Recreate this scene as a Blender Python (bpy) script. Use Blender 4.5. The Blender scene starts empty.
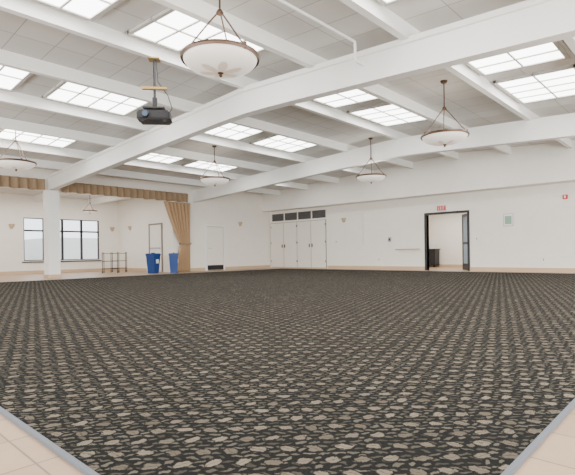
import bpy, bmesh, math, random
from mathutils import Matrix, Vector
random.seed(4)
scene = bpy.context.scene
# World frame: X = v (towards right vanishing point), Y = u (towards left vanishing point)
U_WALL = 16.8; V_WALL = 16.8; NEAR = -3.5; RIDGE = 6.8

# ------------------------------------------------------------------ materials
def srgb(r, g, b):
    f = lambda c: (c/255/12.92) if c/255 <= 0.04045 else ((c/255+0.055)/1.055)**2.4
    return (f(r), f(g), f(b), 1)

def new_mat(name, col, rough=0.6, metal=0.0, emis=None, estr=0.0, bump=0.0, bscale=40, var=0.04):
    m = bpy.data.materials.new(name); m.use_nodes = True
    nt = m.node_tree; p = nt.nodes['Principled BSDF']
    p.inputs['Roughness'].default_value = rough
    p.inputs['Metallic'].default_value = metal
    g = nt.nodes.new('ShaderNodeNewGeometry')
    n = nt.nodes.new('ShaderNodeTexNoise'); n.inputs['Scale'].default_value = 3.0
    n.inputs['Detail'].default_value = 4
    nt.links.new(g.outputs['Position'], n.inputs['Vector'])
    mx = nt.nodes.new('ShaderNodeMix'); mx.data_type = 'RGBA'
    mx.inputs[6].default_value = tuple(c*(1-var) for c in col[:3])+(1,)
    mx.inputs[7].default_value = tuple(min(1, c*(1+var)) for c in col[:3])+(1,)
    nt.links.new(n.outputs['Fac'], mx.inputs[0])
    nt.links.new(mx.outputs[2], p.inputs['Base Color'])
    if emis:
        p.inputs['Emission Color'].default_value = emis
        p.inputs['Emission Strength'].default_value = estr
    if bump:
        n2 = nt.nodes.new('ShaderNodeTexNoise'); n2.inputs['Scale'].default_value = bscale
        nt.links.new(g.outputs['Position'], n2.inputs['Vector'])
        b = nt.nodes.new('ShaderNodeBump'); b.inputs['Strength'].default_value = bump
        b.inputs['Distance'].default_value = 0.01
        nt.links.new(n2.outputs['Fac'], b.inputs['Height'])
        nt.links.new(b.outputs['Normal'], p.inputs['Normal'])
    return m

M_wall = new_mat('wall_paint', srgb(237, 232, 222), 0.7, bump=0.1)
M_white = new_mat('beam_paint', srgb(238, 238, 234), 0.55)
M_soffit = new_mat('soffit_paint', srgb(240, 236, 228), 0.7)
M_base = new_mat('baseboard_tile', srgb(200, 172, 140), 0.5)
M_black = new_mat('black_plastic', srgb(20, 20, 22), 0.4)
M_darkframe = new_mat('dark_bronze_frame', srgb(32, 31, 34), 0.45)
M_bronze = new_mat('bronze_metal', srgb(86, 66, 52), 0.35, 0.5)
M_steel = new_mat('steel', srgb(165, 165, 168), 0.35, 0.8)
M_trim = new_mat('carpet_edge_strip', srgb(98, 104, 112), 0.5, 0.2)
M_door = new_mat('door_paint', srgb(234, 229, 219), 0.5)
M_gap = new_mat('door_gap_shadow_line', srgb(130, 122, 112), 0.7)
M_vent = new_mat('vent_grey', srgb(100, 98, 96), 0.6)
M_blue = new_mat('blue_plastic', srgb(10, 56, 120), 0.4)
M_curtain = new_mat('curtain_fabric', srgb(180, 150, 116), 0.9, var=0.06)
M_valance = new_mat('valance_fabric', srgb(150, 128, 102), 0.9, var=0.06)
M_skybar = new_mat('skylight_bar', srgb(190, 188, 182), 0.6)
M_sky = new_mat('skylight_diffuser', (0.9, 0.9, 0.9, 1), 0.5, emis=(1, 0.995, 0.975, 1), estr=9.0)
M_sign = new_mat('sign_white', srgb(235, 232, 228), 0.5)
M_red = new_mat('red_paint', srgb(200, 24, 18), 0.5)
M_green = new_mat('green_print', srgb(140, 172, 150), 0.6)
M_wood = new_mat('pale_wood', srgb(186, 160, 126), 0.5)
M_shade = new_mat('sconce_shade', srgb(190, 168, 140), 0.5)
M_ext = new_mat('exterior_stucco', srgb(225, 225, 222), 0.9)
M_grd = new_mat('exterior_ground', srgb(170, 170, 166), 0.9)
M_lens = new_mat('lens_glass', srgb(90, 110, 130), 0.1, 0.3)
M_pane = new_mat('tinted_pane', srgb(150, 172, 192), 0.15)
M_brass = new_mat('brass_bracket', srgb(170, 140, 84), 0.4, 0.6)

def N(nt, op, a, b=None, c=None):
    n = nt.nodes.new('ShaderNodeMath'); n.operation = op
    for k, v in enumerate((a, b, c)):
        if v is None: continue
        if isinstance(v, (int, float)): n.inputs[k].default_value = v
        else: nt.links.new(v, n.inputs[k])
    return n.outputs[0]

def ceiling_mat():
    m = bpy.data.materials.new('ceiling_panels'); m.use_nodes = True
    nt = m.node_tree; p = nt.nodes['Principled BSDF']; p.inputs['Roughness'].default_value = 0.7
    g = nt.nodes.new('ShaderNodeNewGeometry')
    br = nt.nodes.new('ShaderNodeTexBrick'); br.offset = 0
    br.inputs['Color1'].default_value = srgb(214, 213, 209); br.inputs['Color2'].default_value = srgb(206, 205, 201)
    br.inputs['Mortar'].default_value = srgb(166, 164, 160)
    br.inputs['Scale'].default_value = 1.0; br.inputs['Mortar Size'].default_value = 0.008
    br.inputs['Brick Width'].default_value = 0.6; br.inputs['Row Height'].default_value = 0.875
    nt.links.new(g.outputs['Position'], br.inputs['Vector'])
    nt.links.new(br.outputs['Color'], p.inputs['Base Color'])
    return m
M_ceil = ceiling_mat()

def tile_mat():
    m = bpy.data.materials.new('floor_tile'); m.use_nodes = True
    nt = m.node_tree; p = nt.nodes['Principled BSDF']; p.inputs['Roughness'].default_value = 0.4
    g = nt.nodes.new('ShaderNodeNewGeometry')
    br = nt.nodes.new('ShaderNodeTexBrick'); br.offset = 0
    br.inputs['Color1'].default_value = srgb(182, 152, 122); br.inputs['Color2'].default_value = srgb(166, 138, 110)
    br.inputs['Mortar'].default_value = srgb(112, 98, 84)
    br.inputs['Scale'].default_value = 1.0; br.inputs['Mortar Size'].default_value = 0.004
    br.inputs['Brick Width'].default_value = 0.3; br.inputs['Row Height'].default_value = 0.3
    nt.links.new(g.outputs['Position'], br.inputs['Vector'])
    n = nt.nodes.new('ShaderNodeTexNoise'); n.inputs['Scale'].default_value = 14; n.inputs['Detail'].default_value = 6
    nt.links.new(g.outputs['Position'], n.inputs['Vector'])
    mx = nt.nodes.new('ShaderNodeMix'); mx.data_type = 'RGBA'; mx.blend_type = 'MULTIPLY'
    mx.inputs[0].default_value = 0.4
    nt.links.new(br.outputs['Color'], mx.inputs[6])
    cr = nt.nodes.new('ShaderNodeValToRGB')
    cr.color_ramp.elements[0].color = (0.6, 0.6, 0.6, 1)
    nt.links.new(n.outputs['Fac'], cr.inputs[0]); nt.links.new(cr.outputs[0], mx.inputs[7])
    nt.links.new(mx.outputs[2], p.inputs['Base Color'])
    return m
M_tile = tile_mat()

def carpet_mat():
    m = bpy.data.materials.new('carpet_leaf_pattern'); m.use_nodes = True
    nt = m.node_tree; p = nt.nodes['Principled BSDF']; p.inputs['Roughness'].default_value = 0.95
    p.inputs['Specular IOR Level'].default_value = 0.05
    L = nt.links
    g = nt.nodes.new('ShaderNodeNewGeometry')
    wn = nt.nodes.new('ShaderNodeTexNoise'); wn.inputs['Scale'].default_value = 30; wn.inputs['Detail'].default_value = 2
    L.new(g.outputs['Position'], wn.inputs['Vector'])
    sw = nt.nodes.new('ShaderNodeSeparateColor'); L.new(wn.outputs['Color'], sw.inputs[0])
    sp = nt.nodes.new('ShaderNodeSeparateXYZ'); L.new(g.outputs['Position'], sp.inputs[0])
    x, y = sp.outputs[0], sp.outputs[1]
    s = 0.105
    a0 = N(nt, 'MULTIPLY', N(nt, 'ADD', x, y), 0.7071/s)
    b0 = N(nt, 'MULTIPLY', N(nt, 'SUBTRACT', x, y), 0.7071/s)
    wa = N(nt, 'MULTIPLY', N(nt, 'SUBTRACT', sw.outputs[0], 0.5), 0.38)
    wb = N(nt, 'MULTIPLY', N(nt, 'SUBTRACT', sw.outputs[1], 0.5), 0.38)
    a1 = N(nt, 'ADD', a0, wa); b1 = N(nt, 'ADD', b0, wb)
    fine = nt.nodes.new('ShaderNodeTexNoise'); fine.inputs['Scale'].default_value = 190; fine.inputs['Detail'].default_value = 2
    L.new(g.outputs['Position'], fine.inputs['Vector'])
    def layer(A, B, ra, rb, ang, rnd, seed, rag=1.0, veins=False):
        i = N(nt, 'FLOOR', A)
        B2 = N(nt, 'ADD', B, N(nt, 'MULTIPLY', N(nt, 'FLOORED_MODULO', i, 2.0), 0.5))
        j = N(nt, 'FLOOR', B2)
        cv = nt.nodes.new('ShaderNodeCombineXYZ'); L.new(i, cv.inputs[0]); L.new(j, cv.inputs[1]); cv.inputs[2].default_value = seed
        w = nt.nodes.new('ShaderNodeTexWhiteNoise'); L.new(cv.outputs[0], w.inputs['Vector'])
        wc = nt.nodes.new('ShaderNodeSeparateColor'); L.new(w.outputs['Color'], wc.inputs[0])
        la = N(nt, 'SUBTRACT', N(nt, 'FRACT', A), N(nt, 'ADD', 0.42, N(nt, 'MULTIPLY', wc.outputs[0], 0.16)))
        lb = N(nt, 'SUBTRACT', N(nt, 'FRACT', B2), N(nt, 'ADD', 0.46, N(nt, 'MULTIPLY', wc.outputs[1], 0.08)))
        par = N(nt, 'SUBTRACT', N(nt, 'MULTIPLY', N(nt, 'FLOORED_MODULO', i, 2.0), 2.0), 1.0)
        th = N(nt, 'ADD', N(nt, 'MULTIPLY', par, ang), N(nt, 'MULTIPLY', N(nt, 'SUBTRACT', w.outputs['Value'], 0.5), rnd))
        c, sn = N(nt, 'COSINE', th), N(nt, 'SINE', th)
        pp = N(nt, 'ADD', N(nt, 'MULTIPLY', lb, c), N(nt, 'MULTIPLY', la, sn))
        qq = N(nt, 'SUBTRACT', N(nt, 'MULTIPLY', la, c), N(nt, 'MULTIPLY', lb, sn))
        d = N(nt, 'ADD', N(nt, 'POWER', N(nt, 'ABSOLUTE', N(nt, 'DIVIDE', pp, ra)), 2.0),
              N(nt, 'POWER', N(nt, 'ABSOLUTE', N(nt, 'DIVIDE', qq, rb)), 2.0))
        d = N(nt, 'ADD', d, N(nt, 'MULTIPLY', N(nt, 'SUBTRACT', fine.outputs['Fac'], 0.5), rag))
        mr = nt.nodes.new('ShaderNodeMapRange'); mr.interpolation_type = 'SMOOTHSTEP'
        L.new(d, mr.inputs[0]); mr.inputs[1].default_value = 0.75; mr.inputs[2].default_value = 1.1
        mr.inputs[3].default_value = 1; mr.inputs[4].default_value = 0
        vein = None
        if veins:
            vein = N(nt, 'LESS_THAN', N(nt, 'ABSOLUTE', N(nt, 'ADD', qq, N(nt, 'MULTIPLY', pp, 0.12))), 0.02)
        return mr.outputs[0], w.outputs['Value'], vein
    leaf, rv, vein = layer(a1, b1, 0.30, 0.20, 0.45, 0.9, 0.0, 1.4, True)
    halo, _, _ = layer(a1, b1, 0.37, 0.27, 0.45, 0.9, 0.0, 0.5)
    dash, rv2, _ = layer(N(nt, 'ADD', N(nt, 'MULTIPLY', a1, 3.0), 0.5), N(nt, 'MULTIPLY', b1, 2.0), 0.46, 0.22, 0.55, 1.0, 3.0, 1.8)
    def mix(f, c1, c2):
        mx = nt.nodes.new('ShaderNodeMix'); mx.data_type = 'RGBA'
        for k, v in ((0, f), (6, c1), (7, c2)):
            if isinstance(v, (tuple, float)): mx.inputs[k].default_value = v
            else: L.new(v, mx.inputs[k])
        return mx.outputs[2]
    dark = mix(fine.outputs['Fac'], srgb(8, 9, 10), srgb(40, 40, 38))
    base = mix(N(nt, 'MULTIPLY', dash, N(nt, 'ADD', N(nt, 'MULTIPLY', rv2, 0.7), 0.3)), dark, srgb(90, 85, 76))
    base = mix(halo, base, dark)
    leafc = mix(rv, srgb(92, 85, 74), srgb(134, 124, 109))
    leafc = mix(N(nt, 'MULTIPLY', fine.outputs['Fac'], 0.5), leafc, srgb(62, 58, 51))
    leafc = mix(N(nt, 'MULTIPLY', vein, 0.55), leafc, srgb(46, 44, 41))
    col = mix(leaf, base, leafc)
    L.new(col, p.inputs['Base Color'])
    bp = nt.nodes.new('ShaderNodeBump'); bp.inputs['Strength'].default_value = 0.4; bp.inputs['Distance'].default_value = 0.004
    L.new(fine.outputs['Fac'], bp.inputs['Height']); L.new(bp.outputs[0], p.inputs['Normal'])
    return m
M_carpet = carpet_mat()

def bowl_mat():
    m = bpy.data.materials.new('art_glass_bowl'); m.use_nodes = True
    nt = m.node_tree; p = nt.nodes['Principled BSDF']; p.inputs['Roughness'].default_value = 0.3; L = nt.links
    tc = nt.nodes.new('ShaderNodeTexCoord')
    sp = nt.nodes.new('ShaderNodeSeparateXYZ'); L.new(tc.outputs['Object'], sp.inputs[0])
    x, y = sp.outputs[0], sp.outputs[1]
    r = N(nt, 'SQRT', N(nt, 'ADD', N(nt, 'MULTIPLY', x, x), N(nt, 'MULTIPLY', y, y)))
    th = N(nt, 'ARCTAN2', y, x)
    pet = N(nt, 'ABSOLUTE', N(nt, 'COSINE', N(nt, 'MULTIPLY', th, 3.0)))
    edge = N(nt, 'ADD', N(nt, 'MULTIPLY', pet, 0.2), 0.06)
    mask = N(nt, 'LESS_THAN', r, edge)
    mx = nt.nodes.new('ShaderNodeMix'); mx.data_type = 'RGBA'
    mx.inputs[6].default_value = srgb(232, 224, 214); mx.inputs[7].default_value = srgb(188, 172, 154)
    L.new(N(nt, 'MULTIPLY', mask, 0.8), mx.inputs[0])
    L.new(mx.outputs[2], p.inputs['Base Color']); L.new(mx.outputs[2], p.inputs['Emission Color'])
    p.inputs['Emission Strength'].default_value = 0.65
    return m
M_bowl = bowl_mat()

# ------------------------------------------------------------------ mesh helpers
def mesh_obj(name, bm, mats, parent=None, loc=(0, 0, 0), smooth=False):
    me = bpy.data.meshes.new(name)
    bmesh.ops.recalc_face_normals(bm, faces=bm.faces[:])
    bm.to_mesh(me); bm.free()
    for m in (mats if isinstance(mats, (list, tuple)) else [mats]): me.materials.append(m)
    if smooth:
        for pl in me.polygons: pl.use_smooth = True
    o = bpy.data.objects.new(name, me); scene.collection.objects.link(o)
    o.location = loc
    if parent: o.parent = parent
    return o

def add_box(bm, a, b, mi=0, bev=0.0):
    (x0, y0, z0), (x1, y1, z1) = a, b
    r = bmesh.ops.create_cube(bm, size=1, matrix=Matrix.Translation(((x0+x1)/2, (y0+y1)/2, (z0+z1)/2)) @
                              Matrix.Diagonal((abs(x1-x0), abs(y1-y0), abs(z1-z0), 1)))
    vs = r['verts']; fs = set(f for v in vs for f in v.link_faces)
    for f in fs: f.material_index = mi
    if bev:
        es = list(set(e for v in vs for e in v.link_edges))
        bmesh.ops.bevel(bm, geom=es, offset=bev, segments=2, affect='EDGES')

def boxes(name, lst, mats, parent=None, loc=(0, 0, 0)):
    bm = bmesh.new()
    for it in lst:
        add_box(bm, it[0], it[1], it[2] if len(it) > 2 else 0, it[3] if len(it) > 3 else 0)
    return mesh_obj(name, bm, mats, parent, loc)

def add_cyl(bm, p0, p1, r0, r1=None, seg=16, mi=0):
    p0, p1 = Vector(p0), Vector(p1); d = p1-p0
    r1 = r0 if r1 is None else r1
    q = d.to_track_quat('Z', 'Y').to_matrix().to_4x4()
    r = bmesh.ops.create_cone(bm, cap_ends=True, segments=seg, radius1=r0, radius2=r1, depth=d.length,
                              matrix=Matrix.Translation((p0+p1)/2) @ q)
    for f in set(f for v in r['verts'] for f in v.link_faces): f.material_index = mi

def empty(name, loc=(0, 0, 0)):
    e = bpy.data.objects.new(name, None); scene.collection.objects.link(e); e.location = loc
    e.empty_display_size = 0.1
    return e

def lathe(bm, prof, seg=48, mi=0):
    rings = []
    for r, z in prof:
        if r < 1e-5: rings.append([bm.verts.new((0, 0, z))])
        else: rings.append([bm.verts.new((r*math.cos(2*math.pi*k/seg), r*math.sin(2*math.pi*k/seg), z)) for k in range(seg)])
    for A, B in zip(rings, rings[1:]):
        for k in range(seg):
            k2 = (k+1) % seg
            if len(A) == 1 and len(B) == 1: continue
            if len(A) == 1: f = bm.faces.new((A[0], B[k], B[k2]))
            elif len(B) == 1: f = bm.faces.new((A[k], A[k2], B[0]))
            else: f = bm.faces.new((A[k], A[k2], B[k2], B[k]))
            f.material_index = mi

def ceil_z(u): return 4.2 - 0.05*abs(u-RIDGE)

# ------------------------------------------------------------------ shell
boxes('floor', [((NEAR-0.2, NEAR-0.2, -0.2), (21.5, 22.0, 0))], M_tile)
CU0, CU1, CV0, CV1 = 0.53, 15.2, 0.70, 15.9
boxes('carpet', [((CV0, CU0, 0), (CV1, CU1, 0.012))], M_carpet)
w = 0.022
boxes('trim_1', [((CV0-w, CU0-w, 0), (CV0, CU1+w, 0.014)), ((CV1, CU0-w, 0), (CV1+w, CU1+w, 0.014)),
                 ((CV0, CU0-w, 0), (CV1, CU0, 0.014)), ((CV0, CU1, 0), (CV1, CU1+w, 0.014))], M_trim)

bm = bmesh.new()
prof = [(NEAR-0.2, ceil_z(NEAR-0.2)), (RIDGE, ceil_z(RIDGE)), (U_WALL+0.2, ceil_z(U_WALL+0.2))]
for (ua, za), (ub, zb) in zip(prof, prof[1:]):
    v = [bm.verts.new(c) for c in ((NEAR-0.2, ua, za), (V_WALL+0.2, ua, za), (V_WALL+0.2, ub, zb), (NEAR-0.2, ub, zb),
                                   (NEAR-0.2, ua, za+.2), (V_WALL+0.2, ua, za+.2), (V_WALL+0.2, ub, zb+.2), (NEAR-0.2, ub, zb+.2))]
    for q in ((0, 1, 2, 3), (4, 5, 6, 7), (0, 1, 5, 4), (1, 2, 6, 5), (2, 3, 7, 6), (3, 0, 4, 7)):
        bm.faces.new([v[k] for k in q])
mesh_obj('ceiling', bm, M_ceil)

DO0, DO1, DH = 6.72, 8.30, 2.12
T = 0.18
boxes('wall_right', [((V_WALL, NEAR, 0), (V_WALL+T, DO0, 4.25)), ((V_WALL, DO1, 0), (V_WALL+T, U_WALL+T, 4.25)),
                     ((V_WALL, DO0, DH), (V_WALL+T, DO1, 4.25))], M_wall)
boxes('wall_left', [((11.0, U_WALL, 0), (V_WALL, U_WALL+T, 3.75)), ((NEAR, U_WALL, 2.98), (11.0, U_WALL+T, 3.75))], M_wall)
def wall_open(name, axis):  # unseen near wall; its long window opening is added to light the room
    s0, s1 = NEAR+1.0, 15.0
    L_ = []
    def bx(a0, a1, z0, z1):
        if axis == 'x': L_.append(((NEAR-T, a0, z0), (NEAR, a1, z1)))
        else: L_.append(((a0, NEAR-T, z0), (a1, NEAR, z1)))
    bx(NEAR, s0, 0, 4.1); bx(s1, U_WALL, 0, 4.1); bx(s0, s1, 0, 0.5); bx(s0, s1, 2.9, 4.1)
    boxes(name, L_, M_wall)
    L2 = []
    n = 9
    for k in range(n+1):
        c = s0+(s1-s0)*k/n
        if axis == 'x': L2.append(((NEAR-0.12, c-0.04, 0.5), (NEAR-0.04, c+0.04, 2.9)))
        else: L2.append(((c-0.04, NEAR-0.12, 0.5), (c+0.04, NEAR-0.04, 2.9)))
    return L2
f1 = wall_open('wall_near_left', 'x'); f2 = wall_open('wall_near_right', 'y')
boxes('added_window_2', f1, M_darkframe); boxes('added_window_3', f2, M_darkframe)  # frames of the added windows, out of view

bm = bmesh.new()
SV = 16.2
P = [(NEAR, 2.83), (U_WALL, 2.83)] + [(u, ceil_z(u)) for u in (U_WALL, RIDGE, NEAR)]
A = [bm.verts.new((SV, u, z)) for u, z in P]; B = [bm.verts.new((V_WALL, u, z)) for u, z in P]
bm.faces.new(A); bm.faces.new(B)
for k in range(len(P)):
    k2 = (k+1) % len(P); bm.faces.new((A[k], A[k2], B[k2], B[k]))
mesh_obj('wall_soffit_right', bm, M_soffit)

def beam_bottom(u):
    return 3.50 - 0.05*(math.sqrt((u-RIDGE)**2+0.6**2)) 
def beam(v, wdt=0.2):
    bm = bmesh.new()
    us = [NEAR+(U_WALL-NEAR)*k/40 for k in range(41)] + [RIDGE]
    us = sorted(set(us))
    pts = [(u, beam_bottom(u)) for u in us] + [(u, ceil_z(u)-0.2) for u in reversed(us)]
    A = [bm.verts.new((v-wdt/2, u, z)) for u, z in pts]; B = [bm.verts.new((v+wdt/2, u, z)) for u, z in pts]
    n = len(us)
    for side in (A, B):
        for k in range(n-1): bm.faces.new((side[k], side[k+1], side[2*n-2-k], side[2*n-1-k]))
    for k in range(len(pts)):
        k2 = (k+1) % len(pts); bm.faces.new((A[k], A[k2], B[k2], B[k]))
    return mesh_obj('roof_beam', bm, M_white)
for v in (0.3, 6.2, 12.1): beam(v)

pu = [RIDGE+1.75*k for k in range(-5, 6)]
for u in pu:
    if u < NEAR+0.1 or u > U_WALL-0.1: continue
    c = ceil_z(u)
    boxes('ceiling_joist', [((NEAR, u-0.035, c-0.23), (SV, u+0.035, c)), ((NEAR, u-0.055, c-0.235), (SV, u+0.055, c-0.215))], M_white)

def skylight(v, u, wv=1.75, wu=1.35):
    c = ceil_z(u)
    sl = -0.05 if u > RIDGE else 0.05
    L_ = [((-wv/2, -wu/2, -0.03), (wv/2, wu/2, 0.0), 0)]
    for k in range(5):
        x = -wv/2+wv*k/4; t = 0.03 if k in (0, 4) else 0.014
        L_.append(((x-t, -wu/2-0.03, -0.05), (x+t, wu/2+0.03, 0.0), 1))
    for k in range(3):
        y = -wu/2+wu*k/2; t = 0.03 if k != 1 else 0.014
        L_.append(((-wv/2-0.03, y-t, -0.051), (wv/2+0.03, y+t, 0.001), 1))
    o = boxes('ceiling_skylight', L_, [M_sky, M_skybar], loc=(v, u, c-0.004))
    o.rotation_euler = (math.atan(sl), 0, 0)
    return o
for u in (-0.97, 2.5, 5.95, 9.45, 12.95):
    for v in (2.15, 4.5, 7.95, 10.25, 13.8):
        skylight(v, u)

# ------------------------------------------------------------------ annex beyond opening
AU = 21.5; AV = 11.0; AH = 3.35
W0, W1, WZ0, WZ1 = 6.8, 10.06, 0.56, 2.39
boxes('wall_annex_back', [((NEAR, AU, 0), (W0, AU+T, AH)), ((W1, AU, 0), (AV, AU+T, AH)), ((W0, AU, 0), (W1, AU+T, WZ0)), ((W0, AU, WZ1), (W1, AU+T, AH))], M_wall)
boxes('wall_annex_right', [((AV, U_WALL+T, 0), (AV+T, AU+T, AH))], M_wall)
boxes('wall_annex_left', [((NEAR-T, U_WALL, 0), (NEAR, AU+T, AH))], M_wall)
boxes('ceiling_annex', [((NEAR-T, U_WALL+T, AH), (AV+T, AU+T, AH+0.15))], M_ceil)
for v in (1.5, 4.5, 7.3, 9.6):
    boxes('annex_ceiling_beam', [((v-0.08, U_WALL+T, AH-0.25), (v+0.08, AU, AH))], M_white)
fr = []
for k, c in enumerate((W0, W0+0.82, W0+1.6, W0+2.45, W1)):
    fr.append(((c-0.04, AU+0.03, WZ0), (c+0.04, AU+0.12, WZ1)))
for z in (WZ0, 1.85, WZ1): fr.append(((W0, AU+0.03, z-0.035), (W1, AU+0.12, z+0.035)))
fr.append(((W0-0.08, AU-0.04, WZ0-0.08), (W1+0.08, AU+0.02, WZ0-0.03)))
boxes('window_1', fr, M_darkframe)
boxes('exterior_ground', [((-30, 22.5, -0.4), (40, 60, -0.3))], M_grd)
boxes('exterior_building', [((2, 34, -0.3), (9.5, 38, 2.6)), ((12, 33, -0.3), (22, 38, 2.0)), ((1.8, 33.8, 2.6), (9.7, 38.2, 2.75))], M_ext)

def column(v):
    boxes('column', [((v-0.2, U_WALL-0.2, 0), (v+0.2, U_WALL+0.2, 2.98), 0, 0.01), ((v-0.215, U_WALL-0.215, 0), (v+0.215, U_WALL+0.215, 0.12), 1)],
          [M_white, M_base])
column(6.2); column(0.3)

def pleated(name, v0, v1, z0, z1, u, mat, pitch=0.26, amp=0.045):
    bm = bmesh.new(); n = int((v1-v0)/pitch*12); rows = 6; G = []
    for r in range(rows+1):
        z = z0+(z1-z0)*r/rows; row = []
        for k in range(n+1):
            v = v0+(v1-v0)*k/n
            ph = 2*math.pi*v/pitch + 0.8*math.sin(v*1.7)
            zz = z + (0.015*math.sin(ph*0.5) if r == 0 else 0)
            row.append(bm.verts.new((v, u+amp*(1.2-0.7*r/rows)*(math.sin(ph)+0.3*math.sin(2*ph+1)), zz)))
        G.append(row)
    for r in range(rows):
        for k in range(n): bm.faces.new((G[r][k], G[r][k+1], G[r+1][k+1], G[r+1][k]))
    o = mesh_obj(name, bm, mat, smooth=True)
    s = o.modifiers.new('thick', 'SOLIDIFY'); s.thickness = 0.006
    return o
pleated('curtain_valance', NEAR+0.1, 5.95, 2.97, 3.34, U_WALL-0.09, M_valance)
pleated('curtain_valance', 6.45, 11.75, 2.97, 3.34, U_WALL-0.09, M_valance)

def curtain():
    bm = bmesh.new(); rows = 44; n = 120; G = []
    H = 2.93
    for r in range(rows+1):
        t = r/rows; z = 0.02+(H-0.02)*t
        tie = 1.2
        if z > tie:
            q = (z-tie)/(H-tie); wdt = 0.46 + 0.80*(q**0.8)
        else:
            q = (tie-z)/tie; wdt = 0.46 + 0.24*math.sin(q*math.pi/2)
        row = []
        for k in range(n+1):
            s = k/n
            v = 11.78 - wdt*(1-s)
            am = 0.055*(0.6+0.5*abs(t-0.38)*2)
            row.append(bm.verts.new((v, U_WALL-0.13+am*math.sin(s*2*math.pi*7+0.9*math.sin(t*3+s*2)), z)))
        G.append(row)
    for r in range(rows):
        for k in range(n): bm.faces.new((G[r][k], G[r][k+1], G[r+1][k+1], G[r+1][k]))
    e = empty('stage_curtain')
    o = mesh_obj('drape', bm, M_curtain, parent=e, smooth=True)
    s = o.modifiers.new('thick', 'SOLIDIFY'); s.thickness = 0.006
    boxes('tieback', [((11.29, U_WALL-0.21, 1.16), (11.81, U_WALL-0.02, 1.24), 0, 0.01)], M_valance, parent=e)
curtain()

# ------------------------------------------------------------------ baseboards
boxes('baseboard_right', [((V_WALL-0.02, NEAR, 0), (V_WALL, DO0-0.08, 0.14)), ((V_WALL-0.02, DO1+0.08, 0), (V_WALL, 13.15, 0.14))], M_base)
boxes('baseboard_left', [((11.8, U_WALL-0.02, 0), (12.66, U_WALL, 0.14)), ((13.8, U_WALL-0.02, 0), (V_WALL-0.07, U_WALL, 0.14))], M_base)
boxes('baseboard_annex', [((NEAR, AU-0.02, 0), (AV-0.02, AU, 0.14)), ((AV-0.02, 18.9, 0), (AV, AU, 0.14))], M_base)

# ------------------------------------------------------------------ right wall: storage cabinet & vents
def cabinet():
    e = empty('storage_cabinet')
    u0, u1 = 13.2, 16.72; n = 4; x = V_WALL
    boxes('frame', [((x-0.035, u0, 0), (x, u1, 2.25), 0)], M_gap, parent=e)
    wd = (u1-u0)/n
    L_ = []; H_ = []
    for k in range(n):
        a = u0+wd*k+0.015; b = u0+wd*(k+1)-0.015
        L_.append(((x-0.055, a, 0.05), (x-0.03, b, 2.23), 0, 0.004))
        hu = b-0.07 if k % 2 == 0 else a+0.07
        H_.append(((x-0.10, hu-0.012, 1.0), (x-0.055, hu+0.012, 1.16)))
        for hz in (0.3, 1.2, 2.0):
            hh = a+0.01 if k % 2 == 0 else b-0.01
            H_.append(((x-0.062, hh-0.015, hz), (x-0.05, hh+0.015, hz+0.08)))
    boxes('door_leaves', L_, M_door, parent=e); boxes('handles', H_, M_bronze, parent=e)
    boxes('plinth', [((x-0.06, u0, 0), (x-0.001, u1, 0.05))], M_base, parent=e)
cabinet()
for k in range(4):
    a = 13.22+k*0.88
    L_ = [((V_WALL-0.03, a, 2.34), (V_WALL, a+0.78, 2.70), 0)]
    for j in range(7):
        z = 2.37+j*0.045
        L_.append(((V_WALL-0.045, a+0.03, z), (V_WALL-0.028, a+0.75, z+0.014), 1))
    boxes('wall_vent', L_, [M_vent, M_darkframe])

def wall_door():
    e = empty('door_1'); y = U_WALL; v0, v1, h = 12.76, 13.70, 1.98
    boxes('frame', [((v0-0.06, y-0.05, 0), (v0, y, h+0.06)), ((v1, y-0.05, 0), (v1+0.06, y, h+0.06)), ((v0, y-0.05, h), (v1, y, h+0.06))], M_white, parent=e)
    boxes('leaf', [((v0+0.02, y-0.03, 0.02), (v1-0.02, y-0.001, h-0.02), 0)], M_door, parent=e)
    boxes('gap', [((v0, y-0.012, 0), (v1, y-0.0005, h), 0)], M_gap, parent=e)
    boxes('kickplate', [((v0+0.02, y-0.036, 0.03), (v1-0.02, y-0.03, 0.24), 0)], M_black, parent=e)
    bm = bmesh.new(); add_cyl(bm, (v0+0.09, y-0.03, 1.0), (v0+0.09, y-0.085, 1.0), 0.012); add_cyl(bm, (v0+0.09, y-0.08, 1.0), (v0+0.2, y-0.08, 1.0), 0.01)
    mesh_obj('lever', bm, M_steel, parent=e)
wall_door()

def annex_door():
    e = empty('door_2'); x = AV; u0, u1, h = 17.6, 18.55, 2.05
    boxes('frame', [((x-0.05, u0-0.06, 0), (x, u0, h+0.06)), ((x-0.05, u1, 0), (x, u1+0.06, h+0.06)), ((x-0.05, u0, h), (x, u1, h+0.06))], M_gap, parent=e)
    boxes('leaf', [((x-0.03, u0+0.012, 0.02), (x-0.001, u1-0.012, h-0.012), 0)], M_door, parent=e)
    boxes('push_bar', [((x-0.09, u0+0.08, 1.0), (x-0.03, u1-0.08, 1.06), 0, 0.01)], M_steel, parent=e)
annex_door()

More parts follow.
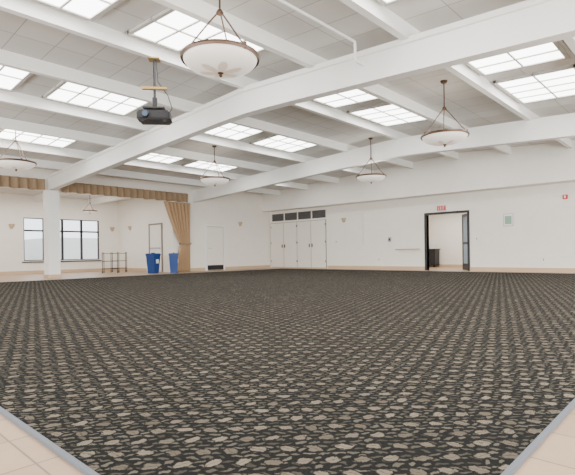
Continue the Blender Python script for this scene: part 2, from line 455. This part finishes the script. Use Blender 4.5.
# ------------------------------------------------------------------ right door opening + vestibule
def door3():
    e = empty('door_3'); x = V_WALL
    fw = 0.08
    boxes('frame', [((x-0.03, DO0-fw, 0), (x+T+0.01, DO0, DH+fw)), ((x-0.03, DO1, 0), (x+T+0.01, DO1+fw, DH+fw)), ((x-0.03, DO0, DH), (x+T+0.01, DO1, DH+fw))], M_darkframe, parent=e)
    lf = [((0, 0, 0.01), (0.07, 0.045, DH-0.01)), ((0.69, 0, 0.01), (0.76, 0.045, DH-0.01)), ((0.07, 0, 0.01), (0.69, 0.045, 0.25)), ((0.07, 0, DH-0.12), (0.69, 0.045, DH-0.01)), ((0.07, 0, 0.98), (0.69, 0.045, 1.06)),
          ((0.07, 0.02, 0.25), (0.69, 0.026, DH-0.12), 1)]
    o = boxes('leaf_right', lf, [M_darkframe, M_pane], parent=e, loc=(x+T+0.03, DO0+0.02, 0)); o.rotation_euler = (0, 0, math.radians(38))
    o = boxes('leaf_left', lf, [M_darkframe, M_pane], parent=e, loc=(x+T+0.03, DO1+0.03, 0)); o.rotation_euler = (0, 0, math.radians(84))
door3()
vx0, vx1 = V_WALL+T, V_WALL+3.6
boxes('wall_vestibule', [((vx1, 4.0, 0), (vx1+0.15, 10.8, 2.7)), ((vx0, 10.8, 0), (vx1+0.15, 10.95, 2.7)), ((vx0, 3.85, 0), (vx1+0.15, 4.0, 2.7))], M_wall)
boxes('ceiling_vestibule', [((vx0, 3.85, 2.7), (vx1+0.15, 10.95, 2.85))], M_ceil)
boxes('baseboard_vestibule', [((vx1-0.02, 4.0, 0), (vx1, 10.8, 0.12))], M_base)
boxes('console_cabinet', [((vx1-0.5, 9.45, 0.08), (vx1-0.03, 10.1, 0.80), 0, 0.01), ((vx1-0.55, 9.4, 0.80), (vx1-0.02, 10.15, 0.84), 0, 0.005),
                          ((vx1-0.48, 9.48, 0), (vx1-0.42, 9.54, 0.08)), ((vx1-0.48, 10.0, 0), (vx1-0.42, 10.06, 0.08)),
                          ((vx1-0.51, 9.5, 0.12), (vx1-0.5, 9.76, 0.76), 1), ((vx1-0.51, 9.79, 0.12), (vx1-0.5, 10.05, 0.76), 1)], [M_black, M_darkframe])
boxes('wall_picture', [((vx1-0.03, 7.75, 1.3), (vx1, 8.15, 1.75), 0), ((vx1-0.035, 7.79, 1.34), (vx1-0.03, 8.11, 1.71), 1)], [M_darkframe, M_sign])

X = V_WALL-0.065
letters = []
def lt(u, segs):
    for a0, a1, z0, z1 in segs: letters.append(((X-0.004, u-a1, 2.275+z0), (X, u-a0, 2.275+z1), 0))
lt(7.80, [(0, .012, 0, .13), (0, .05, 0, .014), (0, .05, .058, .072), (0, .05, .116, .13)])
lt(7.725, [(0, .014, 0, .045), (.036, .05, 0, .045), (.018, .034, .04, .09), (0, .014, .085, .13), (.036, .05, .085, .13)])
lt(7.65, [(0.01, .024, 0, .13)])
lt(7.60, [(0.022, .036, 0, .13), (0, .056, .116, .13)])
boxes('exit_sign', [((V_WALL-0.06, 7.48, 2.24), (V_WALL, 7.86, 2.45), 0, 0.005), ((X, 7.50, 2.255), (V_WALL-0.06, 7.84, 2.43), 1)] + letters, [M_sign, M_red])
boxes('framed_notice', [((V_WALL-0.025, 5.15, 1.55), (V_WALL, 5.47, 1.98), 0, 0.004), ((V_WALL-0.028, 5.17, 1.57), (V_WALL-0.025, 5.45, 1.96), 1), ((V_WALL-0.031, 5.2, 1.62), (V_WALL-0.028, 5.42, 1.9), 2)], [M_steel, M_sign, M_green])
boxes('fire_alarm', [((V_WALL-0.06, 3.52, 2.32), (V_WALL, 3.66, 2.46), 0, 0.01), ((V_WALL-0.09, 3.555, 2.34), (V_WALL-0.06, 3.625, 2.44), 1, 0.01)], [M_red, M_sign])
boxes('wall_control_panel', [((V_WALL-0.03, 9.85, 1.15), (V_WALL, 9.98, 1.33), 0, 0.005), ((V_WALL-0.04, 9.88, 1.2), (V_WALL-0.03, 9.95, 1.27), 1)], [M_steel, M_darkframe])
for k, (u, z) in enumerate(((6.35, 1.1), (12.6, 1.15), (10.4, 0.35), (4.2, 0.35))):
    boxes('wall_outlet', [((V_WALL-0.012, u, z), (V_WALL, u+0.08, z+0.12), 0), ((V_WALL-0.015, u+0.025, z+0.03), (V_WALL-0.012, u+0.055, z+0.09), 1)], [M_sign, M_gap])
boxes('wall_rail', [((V_WALL-0.12, 8.55, 0.80), (V_WALL-0.08, 9.6, 0.84), 0, 0.008), ((V_WALL-0.1, 8.7, 0.80), (V_WALL, 8.73, 0.83), 0), ((V_WALL-0.1, 9.4, 0.80), (V_WALL, 9.43, 0.83), 0)], M_wood)
bm = bmesh.new()
add_cyl(bm, (V_WALL-0.02, 7.67, 2.56), (V_WALL-0.02, 13.1, 2.56), 0.012, seg=8)
add_cyl(bm, (V_WALL-0.02, 11.2, 2.56), (V_WALL-0.02, 11.2, 1.1), 0.012, seg=8)
mesh_obj('conduit', bm, M_sign)

def sconce(loc, facing):
    bm = bmesh.new(); seg = 14
    prof = [(0.02, -0.10), (0.06, -0.06), (0.10, 0.02), (0.12, 0.10)]
    rings = []
    for r, z in prof:
        rings.append([bm.verts.new((r*math.cos(math.pi*k/seg), r*math.sin(math.pi*k/seg), z)) for k in range(seg+1)])
    for a, b in zip(rings, rings[1:]):
        for k in range(seg): bm.faces.new((a[k], a[k+1], b[k+1], b[k]))
    add_box(bm, (-0.06, 0, -0.08), (0.06, 0.02, 0.08), 1)
    o = mesh_obj('wall_sconce', bm, [M_shade, M_bronze], loc=loc)
    s = o.modifiers.new('thick', 'SOLIDIFY'); s.thickness = 0.006
    o.rotation_euler = (0, 0, math.atan2(facing[1], facing[0])-math.pi/2)
sconce((14.75, U_WALL, 2.15), (0, -1)); sconce((V_WALL, 12.2, 2.15), (-1, 0))
sconce((10.7, AU, 2.0), (0, -1)); sconce((6.35, AU, 2.0), (0, -1)); sconce((AV, 20.3, 2.0), (-1, 0))

# ------------------------------------------------------------------ pendant lamps
def pendant(v, u, rim, R=0.44, top=None, power=12):
    top = ceil_z(u) if top is None else top
    e = empty('pendant_lamp', (v, u, rim))
    k = R/0.45
    bm = bmesh.new()
    pr = []
    for i in range(13):
        t = i/12; pr.append((R*0.97*math.sin(t*math.pi/2)**0.9 if i else 0, -0.17*k*math.cos(t*math.pi/2)))
    lathe(bm, pr, 56)
    o = mesh_obj('glass_bowl', bm, M_bowl, parent=e, smooth=True)
    s = o.modifiers.new('thick', 'SOLIDIFY'); s.thickness = 0.008
    bm = bmesh.new()
    rr = [(R*0.96, -0.014), (R*1.02, -0.024), (R*1.04, 0.0), (R*1.02, 0.024), (R*0.96, 0.016), (R*0.96, -0.014)]
    lathe(bm, rr, 56)
    lathe(bm, [(0, -0.225*k), (0.014, -0.215*k), (0.022, -0.20*k), (0.012, -0.19*k), (0.035, -0.175*k), (0.03, -0.16*k), (0, -0.16*k)], 20)
    ap = 0.54*k
    for j in range(3):
        a = 2*math.pi*j/3+0.5
        pts = [Vector((R*1.0*math.cos(a)*f, R*1.0*math.sin(a)*f, zz)) for f, zz in ((1, 0.01), (0.78, 0.12*k), (0.46, 0.31*k), (0.2, 0.46*k), (0.05, ap))]
        for p0, p1 in zip(pts, pts[1:]): add_cyl(bm, p0, p1, 0.0095, seg=8)
        add_cyl(bm, pts[0]-Vector((0, 0, 0.03)), pts[0]+Vector((0, 0, 0.035)), 0.018, seg=10)
    lathe(bm, [(0, ap-0.03), (0.03, ap-0.02), (0.045, ap), (0.03, ap+0.03), (0.012, ap+0.05), (0.012, ap+0.06), (0, ap+0.06)], 20)
    add_cyl(bm, (0, 0, ap), (0, 0, top-rim-0.02), 0.012, seg=8)
    lathe(bm, [(0, top-rim-0.05), (0.05, top-rim-0.045), (0.07, top-rim-0.01), (0.07, top-rim+0.0), (0, top-rim+0.0)], 24)
    mesh_obj('metalwork', bm, M_bronze, parent=e, smooth=False)
    ld = bpy.data.lights.new('bulb', 'POINT'); ld.energy = power; ld.color = (1, 0.95, 0.88); ld.shadow_soft_size = 0.1
    lo = bpy.data.objects.new('bulb', ld); scene.collection.objects.link(lo); lo.parent = e; lo.location = (0, 0, 0.06)
pendant(3.44, 4.22, 3.0); pendant(8.77, 3.93, 2.98); pendant(11.97, 7.67, 3.0); pendant(8.77, 11.1, 2.98); pendant(3.87, 12.7, 3.06)
pendant(8.7, 19.4, 2.62, R=0.27, top=AH, power=10)

# ------------------------------------------------------------------ projector
def projector(v, u):
    ct = ceil_z(u)-0.235
    e = empty('ceiling_projector', (v, u, 0))
    zb = 3.0
    boxes('body', [((-0.25, -0.19, zb-0.075), (0.25, 0.19, zb+0.075), 0, 0.02), ((-0.27, -0.12, zb-0.05), (-0.25, 0.12, zb+0.05), 1), ((0.25, -0.12, zb-0.05), (0.265, 0.12, zb+0.05), 1),
                   ((-0.2, -0.15, zb-0.1), (-0.14, -0.1, zb-0.07), 1), ((0.14, -0.15, zb-0.1), (0.2, -0.1, zb-0.07), 1)], [M_black, M_darkframe], parent=e)
    bm = bmesh.new()
    add_cyl(bm, (-0.12, -0.18, zb), (-0.12, -0.25, zb), 0.06, 0.055, seg=24, mi=0)
    add_cyl(bm, (-0.12, -0.245, zb), (-0.12, -0.255, zb), 0.045, seg=24, mi=1)
    mesh_obj('lens', bm, [M_darkframe, M_lens], parent=e)
    bm = bmesh.new()
    add_box(bm, (-0.17, -0.13, zb+0.12), (0.17, 0.13, zb+0.145))
    for sx in (-0.14, 0.14):
        for sy in (-0.1, 0.1): add_cyl(bm, (sx, sy, zb+0.07), (sx*0.8, sy*0.8, zb+0.13), 0.008, seg=8)
    add_cyl(bm, (0, 0, zb+0.14), (0, 0, zb+0.32), 0.04, seg=14)
    add_cyl(bm, (0, 0, zb+0.3), (0, 0, ct), 0.02, seg=12)
    mesh_obj('mount_arm', bm, M_darkframe, parent=e)
    boxes('unistrut', [((-0.2, -0.03, zb+0.46), (0.2, 0.03, zb+0.5), 0), ((-0.09, -0.09, ct-0.02), (0.09, 0.09, ct), 0)], M_brass, parent=e)
    bm = bmesh.new()
    pts = [Vector((0.18, 0.12, zb+0.05)), Vector((0.26, 0.15, zb+0.2)), Vector((0.2, 0.1, zb+0.4)), Vector((0.05, 0.03, zb+0.6)), Vector((0.03, 0.0, ct))]
    for a, b in zip(pts, pts[1:]): add_cyl(bm, a, b, 0.008, seg=6)
    mesh_obj('cable', bm, M_black, parent=e)
    e.rotation_euler = (0, 0, math.radians(-40))
projector(4.15, 6.8)

bm = bmesh.new()
add_cyl(bm, (NEAR+0.05, 4.0, 3.90), (5.85, 4.0, 3.90), 0.02, seg=10); add_cyl(bm, (5.85, 4.0, 3.90), (5.85, 4.0, 3.62), 0.02, seg=10)
add_cyl(bm, (5.85, 4.0, 3.62), (6.09, 4.0, 3.62), 0.02, seg=10)
mesh_obj('sprinkler_pipe', bm, M_white)
bm = bmesh.new()
add_cyl(bm, (6.08, NEAR+0.05, 3.42), (6.08, RIDGE, 3.90), 0.014, seg=8); add_cyl(bm, (6.08, RIDGE, 3.90), (6.08, U_WALL-0.02, 3.42), 0.014, seg=8)
mesh_obj('conduit', bm, M_sign)

# ------------------------------------------------------------------ recycling bins & cart
def bin_(v, u, rot=0, k=1.0):
    e = empty('recycling_bin', (v, u, 0)); e.rotation_euler = (0, 0, rot); e.scale = (k, k, 1)
    bm = bmesh.new()
    def frus(z0, z1, a0, b0, a1, b1, mi=0):
        lo = [bm.verts.new((sx*a0, sy*b0, z0)) for sx, sy in ((-1, -1), (1, -1), (1, 1), (-1, 1))]
        hi = [bm.verts.new((sx*a1, sy*b1, z1)) for sx, sy in ((-1, -1), (1, -1), (1, 1), (-1, 1))]
        fs = [bm.faces.new(lo[::-1]), bm.faces.new(hi)] + [bm.faces.new((lo[k], lo[(k+1) % 4], hi[(k+1) % 4], hi[k])) for k in range(4)]
        for f in fs: f.material_index = mi
    frus(0, 0.74, 0.15, 0.2, 0.21, 0.26)
    frus(0.72, 0.76, 0.23, 0.28, 0.23, 0.28)
    mesh_obj('body', bm, M_blue, parent=e)
    bm = bmesh.new(); add_box(bm, (-0.22, -0.27, 0.76), (0.22, 0.27, 0.80), 0, 0.012); add_box(bm, (-0.1, -0.03, 0.80), (0.1, 0.03, 0.83))
    mesh_obj('lid', bm, M_blue, parent=e)
    boxes('label', [((-0.08, -0.265, 0.4), (0.08, -0.235, 0.56))], M_sign, parent=e)
bin_(10.05, 16.75, 0.3, 0.85); bin_(10.62, 16.15, 0.9, 0.68)

def cart(v, u):
    e = empty('wire_shelf_cart', (v, u, 0)); e.rotation_euler = (0, 0, -0.6)
    bm = bmesh.new(); a, b = 0.30, 0.20
    for sx in (-1, 1):
        for sy in (-1, 1):
            add_cyl(bm, (sx*a, sy*b, 0.1), (sx*a, sy*b, 0.88), 0.014, seg=8)
            add_cyl(bm, (sx*a-0.015, sy*b, 0.05), (sx*a+0.015, sy*b, 0.05), 0.05, seg=14)
    for z in (0.18, 0.5, 0.82):
        for s in (-1, 1):
            add_cyl(bm, (-a, s*b, z), (a, s*b, z), 0.011, seg=6); add_cyl(bm, (s*a, -b, z), (s*a, b, z), 0.011, seg=6)
        for k in range(1, 10):
            x = -a+2*a*k/10; add_cyl(bm, (x, -b, z), (x, b, z), 0.005, seg=5)
    mesh_obj('frame', bm, M_darkframe, parent=e)
cart(9.3, 18.85); cart(9.95, 19.4)

# ------------------------------------------------------------------ lights
def area(name, loc, rot, sx, sy, power, col=(1, 1, 1)):
    l = bpy.data.lights.new(name, 'AREA'); l.shape = 'RECTANGLE'; l.size = sx; l.size_y = sy; l.energy = power; l.color = col
    o = bpy.data.objects.new(name, l); scene.collection.objects.link(o); o.location = loc; o.rotation_euler = rot
    return o
area('added_fill_a', (NEAR+0.02, 6.2, 1.7), (0, math.radians(-90), 0), 2.3, 17, 950, (1, 0.99, 0.975))  # added fill light from behind the camera, no known source
area('added_fill_b', (6.2, NEAR+0.02, 1.7), (math.radians(90), 0, 0), 17, 2.3, 950, (1, 0.99, 0.975))  # same added fill at the other unseen near wall
area('annex_daylight', (4, 19.2, AH-0.3), (0, 0, 0), 12, 3, 260, (1, 0.98, 0.95))
area('vestibule_ceiling_light', (V_WALL+1.9, 7.6, 2.66), (0, 0, 0), 1.2, 4, 150, (1, 0.98, 0.95))

wd = bpy.data.worlds.new('World'); scene.world = wd; wd.use_nodes = True
nt = wd.node_tree; bg = nt.nodes['Background']
bg.inputs[0].default_value = (0.92, 0.95, 1.0, 1); bg.inputs[1].default_value = 3.2

# ------------------------------------------------------------------ camera
cd = bpy.data.cameras.new('camera'); cam = bpy.data.objects.new('camera', cd); scene.collection.objects.link(cam)
cd.sensor_width = 36; cd.lens = 466/575*36; cd.shift_y = 15.5/575; cd.clip_start = 0.05; cd.clip_end = 200
cam.matrix_world = Matrix.Translation((0, 0, 0.74)) @ Matrix.Rotation(math.radians(-47.05), 4, 'Z') @ Matrix.Rotation(math.radians(90), 4, 'X') @ Matrix.Rotation(math.radians(-0.8), 4, 'Z')
scene.camera = cam
